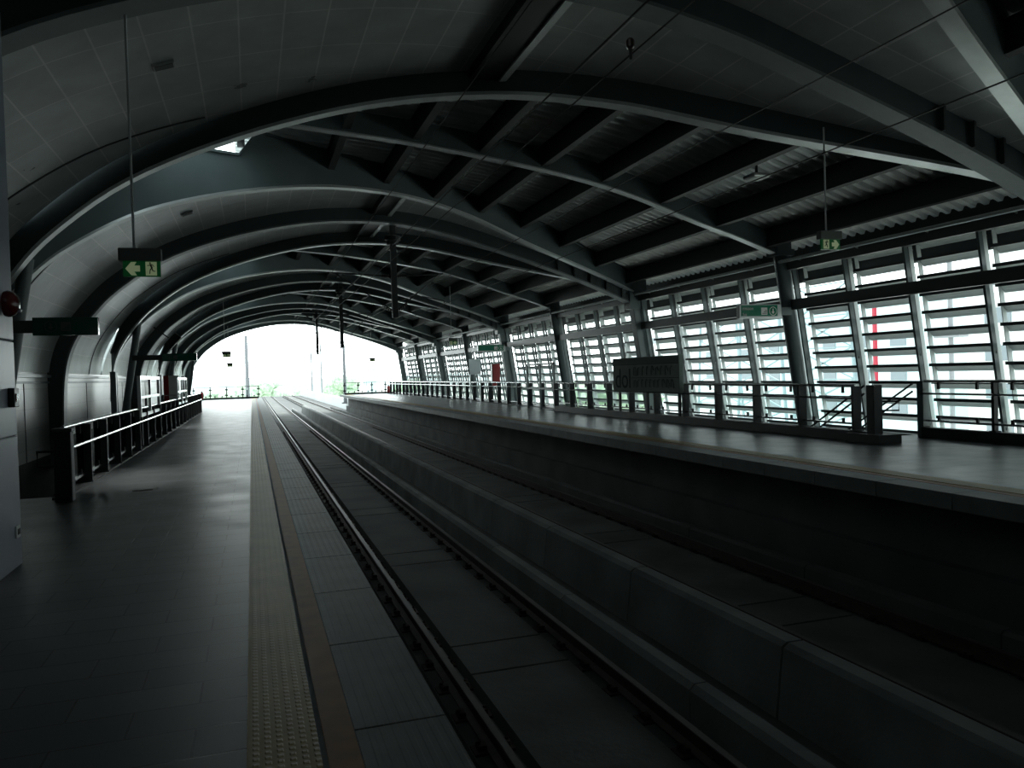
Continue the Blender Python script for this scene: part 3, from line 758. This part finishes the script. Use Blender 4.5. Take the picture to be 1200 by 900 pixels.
# ------------------------------------------------------------------ overhead line
def wire(x, z, r, label, ys_=(-5.9, 150)):
    t = MB().tube([(x,ys_[0],z),(x,40,z),(x,ys_[1],z)], r, 'wire', 6).build('overhead_wire', loc=(x,40,z)); return tag(t, label, 'wire', 'overhead line wires')
wire(2.5, 4.92, .008, 'upper wire over the near track, leftmost of the overhead wires')
wire(2.5, 3.96, .008, 'contact wire over the near track, second from the left at the top')
wire(3.45, 4.52, .008, 'feeder wire between the tracks, third from the left at the top')
wire(6.15, 4.78, .008, 'upper wire over the far track')
wire(6.15, 3.94, .008, 'contact wire over the far track, lowest crossing at upper right')
for y in (12.5, 19.0, 31.5, 37):
    for x, z0, z1, nm in ((2.5,3.96,4.92,'near'),(6.15,3.94,4.78,'far')):
        pass
def mast(y, zb, label):
    t = thing('overhead_mast', label, 'mast', (4.5, y, 6.4), 'hanging masts for the overhead line')
    MB().box(4.42,4.60,y-.09,y+.09,zb,6.5,'steel_dark').build('pole', t, bevel=.01)
    MB().lathe((4.51,y,6.02),[(.1,-.16),(.2,-.14),(.2,-.02),(.26,0),(.26,.12),(.15,.16)],'steel_dark','z',14).build('collar', t)
    for sx, wx in ((-1, 2.5), (1, 6.15)):
        e = 4.51+sx*.09
        mb = MB(); mb.tube([(e,y+.0,zb+.25),(wx+ -sx*.15,y,4.92)],.02,'steel_dark',8); mb.tube([(e,y,4.85),(wx,y,4.95)],.024,'steel_dark',8)
        mb.tube([(e+sx*.8,y,zb+.25+(.92+.2)*.4),(wx,y,4.05)],.02,'steel_dark',8); ca = mb.build('cantilever_arm', t)
        MB().tube([(wx,y,4.05),(wx+sx*.02,y,3.97)],.014,'steel_dark',6).build('contact_clip', ca)
        mb = MB()
        for zz in (zb+.25, 4.85):
            for j in range(5): mb.lathe((e+sx*(.06+j*.06),y,zz+.0+(.04*j if zz < 4 else .003*j)),[(.06,-.012),(.06,.012)],'insul','x',10)
        mb.build('insulator', ca)
    return t
mast(25.5, 3.5, 'dark mast hanging from the roof, nearer and larger one')
mast(41.4, 3.15, 'dark mast hanging from the roof against the bright opening')
mast(57.2, 3.3, 'small dark mast hanging far off near the end arch')
t = thing('wire_clamp', 'small dark clamp on the feeder wire near the top', 'clamp', (3.45,6.6,4.52))
MB().tube([(3.45,6.6,4.48),(3.45,6.6,4.66)],.014,'black',8).build('hanger', t)
MB().lathe((3.45,6.6,4.62), [(.025,-.05),(.04,-.03),(.04,.03),(.025,.05)],'insul','z',10).build('insulator', t)

# ------------------------------------------------------------------ platform objects
t = thing('fire_hose_cabinet', 'bright red cabinet standing behind the far railing', 'cabinet', (12.6, 41.0, 0))
MB().box(12.4,12.85,40.8,41.1,.9,2.1,'red').build('case', t, bevel=.02); MB().box(12.44,12.81,40.775,40.8,.95,2.05,'red').build('door', t, bevel=.008)
for x in (12.44,12.81): MB().box(x-.03,x+.03,40.9,41.0,0,.9,'black').build('leg', t)
t = thing('notice_board', 'white notice board on legs left of the red cabinet', 'notice board', (11.5, 41.5, 0))
MB().box(11.3,11.95,41.45,41.52,1.55,2.4,'opal').build('panel', t, bevel=.008)
for x in (11.34,11.91): MB().box(x-.025,x+.025,41.46,41.51,0,1.55,'whiteframe').build('leg', t)
MB().box(11.34,11.91,41.46,41.51,.9,.95,'whiteframe').build('crossbar', t)
t = thing('fire_cabinet', 'slim red and white cabinet far down the near platform wall', 'cabinet', (-4.2,45.6,0))
MB().box(-4.45,-4.2,45.4,45.7,0,2.0,'red').build('case', t); MB().box(-4.2,-3.7,45.4,45.5,.2,2.0,'white').build('door', t)
# litter
mb = MB(); rnd = random.Random(5)
pts = []
for i in range(11):
    a = 2*PI*i/11; rr = rnd.uniform(.7,1.1); pts.append((-1.6+.15*rr*math.cos(a), 12.9+.07*rr*math.sin(a), .004+.012*rnd.random()))
mb.poly(pts, (0,0,.006), 'black'); t = mb.build('litter_wrapper', loc=(-1.6,12.9,0)); tag(t, 'crumpled dark wrapper lying on the near platform floor', 'litter')
MB().poly([(-1.46,12.86,.01),(-1.40,12.88,.035),(-1.39,12.95,.03),(-1.45,12.94,.012)],(0,0,.006),'white').build('white_corner', t)
t = thing('track_debris', 'small dark scrap with pale end lying on the far track', 'debris', (8.0,11.6,-1.62))
MB().tube([(7.55,11.7,-1.58),(7.8,11.5,-1.57),(8.05,11.42,-1.58)],.03,'black',8).build('strap', t); MB().box(7.42,7.55,11.66,11.76,-1.62,-1.54,'white').build('buckle', t)

# end fences
def end_fence(x0, x1, y, n, label, red):
    t = thing('end_fence', label, 'fence', ((x0+x1)/2, y, 0), 'fences closing the platform ends')
    MB().box(x0,x1,y-.12,y+.12,-.05,.16,'railing').build('kerb_base', t)
    for i in range(n+1):
        x = x0+(x1-x0)*i/n
        mb = MB().box(x-.04,x+.04,y-.05,y+.05,.1,1.1,'railing')
        for z in (.35,.85): mb.box(x-.12,x+.12,y-.04,y+.04,z-.06,z+.06,'railing')
        mb.build('post', t)
    MB().box(x0,x1,y-.03,y+.03,1.07,1.12,'steel').build('top_rail', t)
    for i in range(n):
        a = x0+(x1-x0)*i/n+.08; b_ = x0+(x1-x0)*(i+1)/n-.08
        MB().box(a,b_,y-.006,y+.006,.25,1.0,'glass').build('glass_panel', t)
        for q in (.25,.75): xx_ = a+(b_-a)*q; MB().box(xx_-.06,xx_+.06,y-.02,y+.02,.18,.3,'railing').build('glass_clamp', t)
    return t
end_fence(-4.9, .55, 74.6, 4, 'low glass fence closing the near platform at the bright end', True)
end_fence(8.2, 13.3, 74.6, 4, 'low glass fence closing the far platform at the bright end', True)
def extinguisher(x, y, label):
    t = thing('fire_extinguisher', label, 'fire extinguisher', (x,y,0), 'fire extinguishers by the end fences')
    MB().lathe((x,y,.1),[(.11,0),(.13,.03),(.13,.48),(.1,.56),(.04,.6)],'red','z',14).build('cylinder', t, smooth=True)
    MB().box(x-.08,x+.08,y-.03,y+.03,.7,.78,'black').build('valve', t); MB().tube([(x+.05,y,.74),(x+.15,y,.6),(x+.14,y,.25)],.02,'black',6).build('hose', t)
    MB().box(x-.14,x+.14,y-.14,y+.14,0,.1,'railing').build('stand', t)
extinguisher(-4.2, 73.9, 'small red extinguisher at the left end fence')
extinguisher(12.2, 73.9, 'small red extinguisher at the far platform end fence')

# ------------------------------------------------------------------ outside
struct(MB().box(-600,900,-300,1400,-12.5,-12,'ground').build('ground'), 'pale ground far below the station', 'ground')
mb = MB().box(-.6,-.3,75.3,160,-2,-.5,'bldg').box(9.0,9.3,75.3,160,-2,-.5,'bldg'); struct(mb.build('trim_viaduct'), 'parapets of the viaduct beyond the station', 'parapet')
t = thing('viaduct_fence', 'faint railing along the viaduct beyond the near platform end', 'fence', (-.45,100,-.5))
MB().tube([(-.45,76,.75),(-.45,158,.75)],.03,'steel',6).build('top_rail', t)
for k in range(12): MB().box(-.48,-.42,77+k*7,77.06+k*7,-.5,.75,'steel').build('post', t)
def lamp(x, y, z0, z1, r, label, k='greymast'):
    t = thing('line_mast', label, 'mast', (x,y,z0), 'masts beside the line outside')
    MB().tube([(x,y,z0),(x,y,(z0+z1)/2),(x,y,z1)], r, k, 10, r2=r*.7).build('pole', t, smooth=True)
    MB().beam((x,y,z1-.4),(x+(1.5 if x < 4 else -1.5),y,z1-.1),.08,.08,k).build('arm', t)
    MB().box(x-r*1.8,x+r*1.8,y-r*1.8,y+r*1.8,z0,z0+.15,k).build('foot', t)
lamp(-.45, 88, -.5, 6.4, .24, 'pale mast outside rising at the left of the opening')
lamp(8.85, 80, -1.0, 4.9, .19, 'pale mast outside below the hanging mast')
lamp(10.6, 150, -2, 6.4, .2, 'thin mast outside, left of a close pair'); lamp(13.6, 165, -2, 8.6, .22, 'thin mast outside, taller right one of a close pair')
def block(x0, x1, y0, y1, z1, k, label, nf, nc, cat='building'):
    t = thing('building', label, cat, ((x0+x1)/2,(y0+y1)/2,-12), 'buildings outside the louvred wall')
    wb = MB().box(x0,x1,y0,y1,-12,z1,k).build('wall', t)
    MB().box(x0-.4,x1+.4,y0-.4,y1+.4,z1,z1+.6,k).build('roof', t)
    for f in range(nf):
        z = -10+(z1+8)*f/max(1,nf)
        for c in range(nc):
            y = y0+(y1-y0)*(c+.3)/nc
            MB().box(x0-.12,x0,y,y+(y1-y0)/nc*.4,z,z+1.5,'window').build('window', wb)
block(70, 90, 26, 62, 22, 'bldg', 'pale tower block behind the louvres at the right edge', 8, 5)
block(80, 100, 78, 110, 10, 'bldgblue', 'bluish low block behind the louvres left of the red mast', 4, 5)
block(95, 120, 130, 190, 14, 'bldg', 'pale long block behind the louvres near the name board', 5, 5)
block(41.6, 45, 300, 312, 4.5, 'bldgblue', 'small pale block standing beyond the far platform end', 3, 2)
t = thing('red_mast', 'bright red vertical mast seen through the nearest louvres', 'mast', (48, 51.3, -12))
MB().box(47.86,48.14,51.0,51.22,-12,6.0,'redmast').build('shaft', t); MB().box(47.4,48.6,50.7,51.9,-12,-11.6,'redmast').build('foot', t)
t = thing('grey_mast', 'grey vertical pole seen through the louvres right of the red mast', 'mast', (44, 40.2, -12))
MB().tube([(44,40.2,-12),(44,40.2,12)],.16,'greymast',12).build('shaft', t); MB().box(43.6,44.4,39.2,41.2,3.0,3.6,'greymast').build('box', t)
def pylon(x, y, w, z1, label):
    t = thing('lattice_tower', label, 'lattice tower', (x,y,-12), 'bluish lattice towers outside')
    mb = MB()
    for sy in (-1,1): mb.beam((x,y+sy*w,-12),(x,y+sy*w*.7,z1),.25,.25,'pylon')
    mb.build('leg_pair', t); mb = MB(); n = 7
    for i in range(n):
        za = -12+(z1+12)*i/n; zb_ = -12+(z1+12)*(i+1)/n
        wa = w*(1-.3*i/n); wb = w*(1-.3*(i+1)/n)
        mb.beam((x,y-wa,za),(x,y+wb,zb_),.14,.14,'pylon'); mb.beam((x,y+wa,za),(x,y-wb,zb_),.14,.14,'pylon'); mb.beam((x,y-wb,zb_),(x,y+wb,zb_),.12,.12,'pylon')
    mb.build('bracing', t)
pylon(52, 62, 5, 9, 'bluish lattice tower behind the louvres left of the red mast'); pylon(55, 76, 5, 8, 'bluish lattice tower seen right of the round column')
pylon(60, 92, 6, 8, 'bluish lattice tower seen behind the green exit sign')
def tree(x, y, z, r, label, sd):
    t = thing('tree', label, 'tree', (x,y,-12), 'trees beyond the station')
    MB().tube([(x,y,-12),(x+.2,y,z-r*.4)],.35,'greymast',8,r2=.2).build('trunk', t)
    rnd = random.Random(sd); bm = bmesh.new()
    for i in range(14):
        a = rnd.uniform(0,2*PI); q = rnd.uniform(0,.75)*r; rr = r*rnd.uniform(.3,.5)
        mtx = Matrix.Translation((x+q*math.cos(a)-x, q*math.sin(a), z+rnd.uniform(-.4,.5)*r+12)) @ Matrix.Diagonal((rr,rr,rr*.85,1))
        bmesh.ops.create_icosphere(bm, subdivisions=2, radius=1, matrix=mtx)
    for v in bm.verts: v.co += Vector((rnd.uniform(-1,1), rnd.uniform(-1,1), rnd.uniform(-1,1)))*.12*r*.5
    me = bpy.data.meshes.new('crown'); bm.to_mesh(me); bm.free(); me.materials.append(M['leaf'])
    o = bpy.data.objects.new('crown', me); C.objects.link(o); o.parent = t
for i, (x, y, z, r, lab) in enumerate([(-6,150,-3.5,4.5,'green tree crown below the left end fence'),(-1.5,170,-3.2,5,'green tree crown left of the pale mast outside'),(4,210,-3,6,'green tree crown beyond the rails, first right of the near fence'),
        (12,230,-3.5,6.5,'green tree crown beyond the rails, second right of the near fence'),(27,240,-2.5,6,'green tree crown left of the far platform end fence'),(38,200,-3,5.5,'green tree crown behind the far platform end fence'),
        (22,26,-4.5,3.2,'green tree low behind the railing left of the name board'),(25,34,-4.2,3.4,'green tree low behind the louvres near the notice frame')]):
    if i >= 6: x, y, z = (24+2*(i-6), 48+9*(i-6), -1.6)
    tree(x, y, z, r, lab, 20+i)
hill = MB(); secs = []
for k in range(40):
    a = k/39; y = 900; x = -400+1300*a; h = 10+5*math.sin(a*9)**2+9*math.sin(a*4+1)**2
    secs.append([(x,850,-12),(x,900,h-12),(x,980,-12)])
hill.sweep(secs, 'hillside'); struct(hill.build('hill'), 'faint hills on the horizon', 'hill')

# ------------------------------------------------------------------ light
W = bpy.data.worlds.new('sky'); bpy.context.scene.world = W; W.use_nodes = True
nt = W.node_tree; bg = nt.nodes['Background']
tc = nt.nodes.new('ShaderNodeTexCoord'); sx = nt.nodes.new('ShaderNodeSeparateXYZ'); nt.links.new(tc.outputs['Generated'], sx.inputs[0])
rp = nt.nodes.new('ShaderNodeValToRGB'); nt.links.new(sx.outputs['Z'], rp.inputs[0])
rp.color_ramp.elements[0].position = 0; rp.color_ramp.elements[0].color = (.90,1,.985,1); rp.color_ramp.elements[1].position = .6; rp.color_ramp.elements[1].color = (.83,.98,1,1)
nt.links.new(rp.outputs[0], bg.inputs[0]); 
def mth(op, a, b=None):
    n = nt.nodes.new('ShaderNodeMath'); n.operation = op
    for i, v in enumerate((a, b)):
        if v is None: continue
        if isinstance(v, (int, float)): n.inputs[i].default_value = v
        else: nt.links.new(v, n.inputs[i])
    return n.outputs[0]
# hazy bright sky low over the line ahead (+Y), duller overhead and to the sides
glow = mth('POWER', mth('MAXIMUM', sx.outputs['Y'], 0), 7)
nt.links.new(mth('ADD', mth('MULTIPLY', glow, 7.5), 2.3), bg.inputs[1])

sun = bpy.data.lights.new('sun', 'SUN'); sun.energy = 5.0; sun.angle = math.radians(12); sun.color = (1,.98,.94)
so = bpy.data.objects.new('sun', sun); C.objects.link(so); so.location = (20,120,60); so.rotation_euler = (math.radians(-22), math.radians(8), 0)
sc = bpy.context.scene
sc.view_settings.view_transform = 'Standard'; sc.view_settings.look = 'None'; sc.view_settings.gamma = 1; sc.view_settings.exposure = 0
sc.view_settings.use_curve_mapping = False
try:
    sc.cycles.use_denoising = True; sc.cycles.max_bounces = 8; sc.cycles.diffuse_bounces = 5; sc.cycles.glossy_bounces = 4
    sc.cycles.transmission_bounces = 8; sc.cycles.transparent_max_bounces = 8; sc.cycles.caustics_reflective = False; sc.cycles.caustics_refractive = False
    sc.cycles.sample_clamp_indirect = 6
except Exception: pass
for o in list(bpy.data.objects):
    if '_w' in o.keys(): del o['_w']
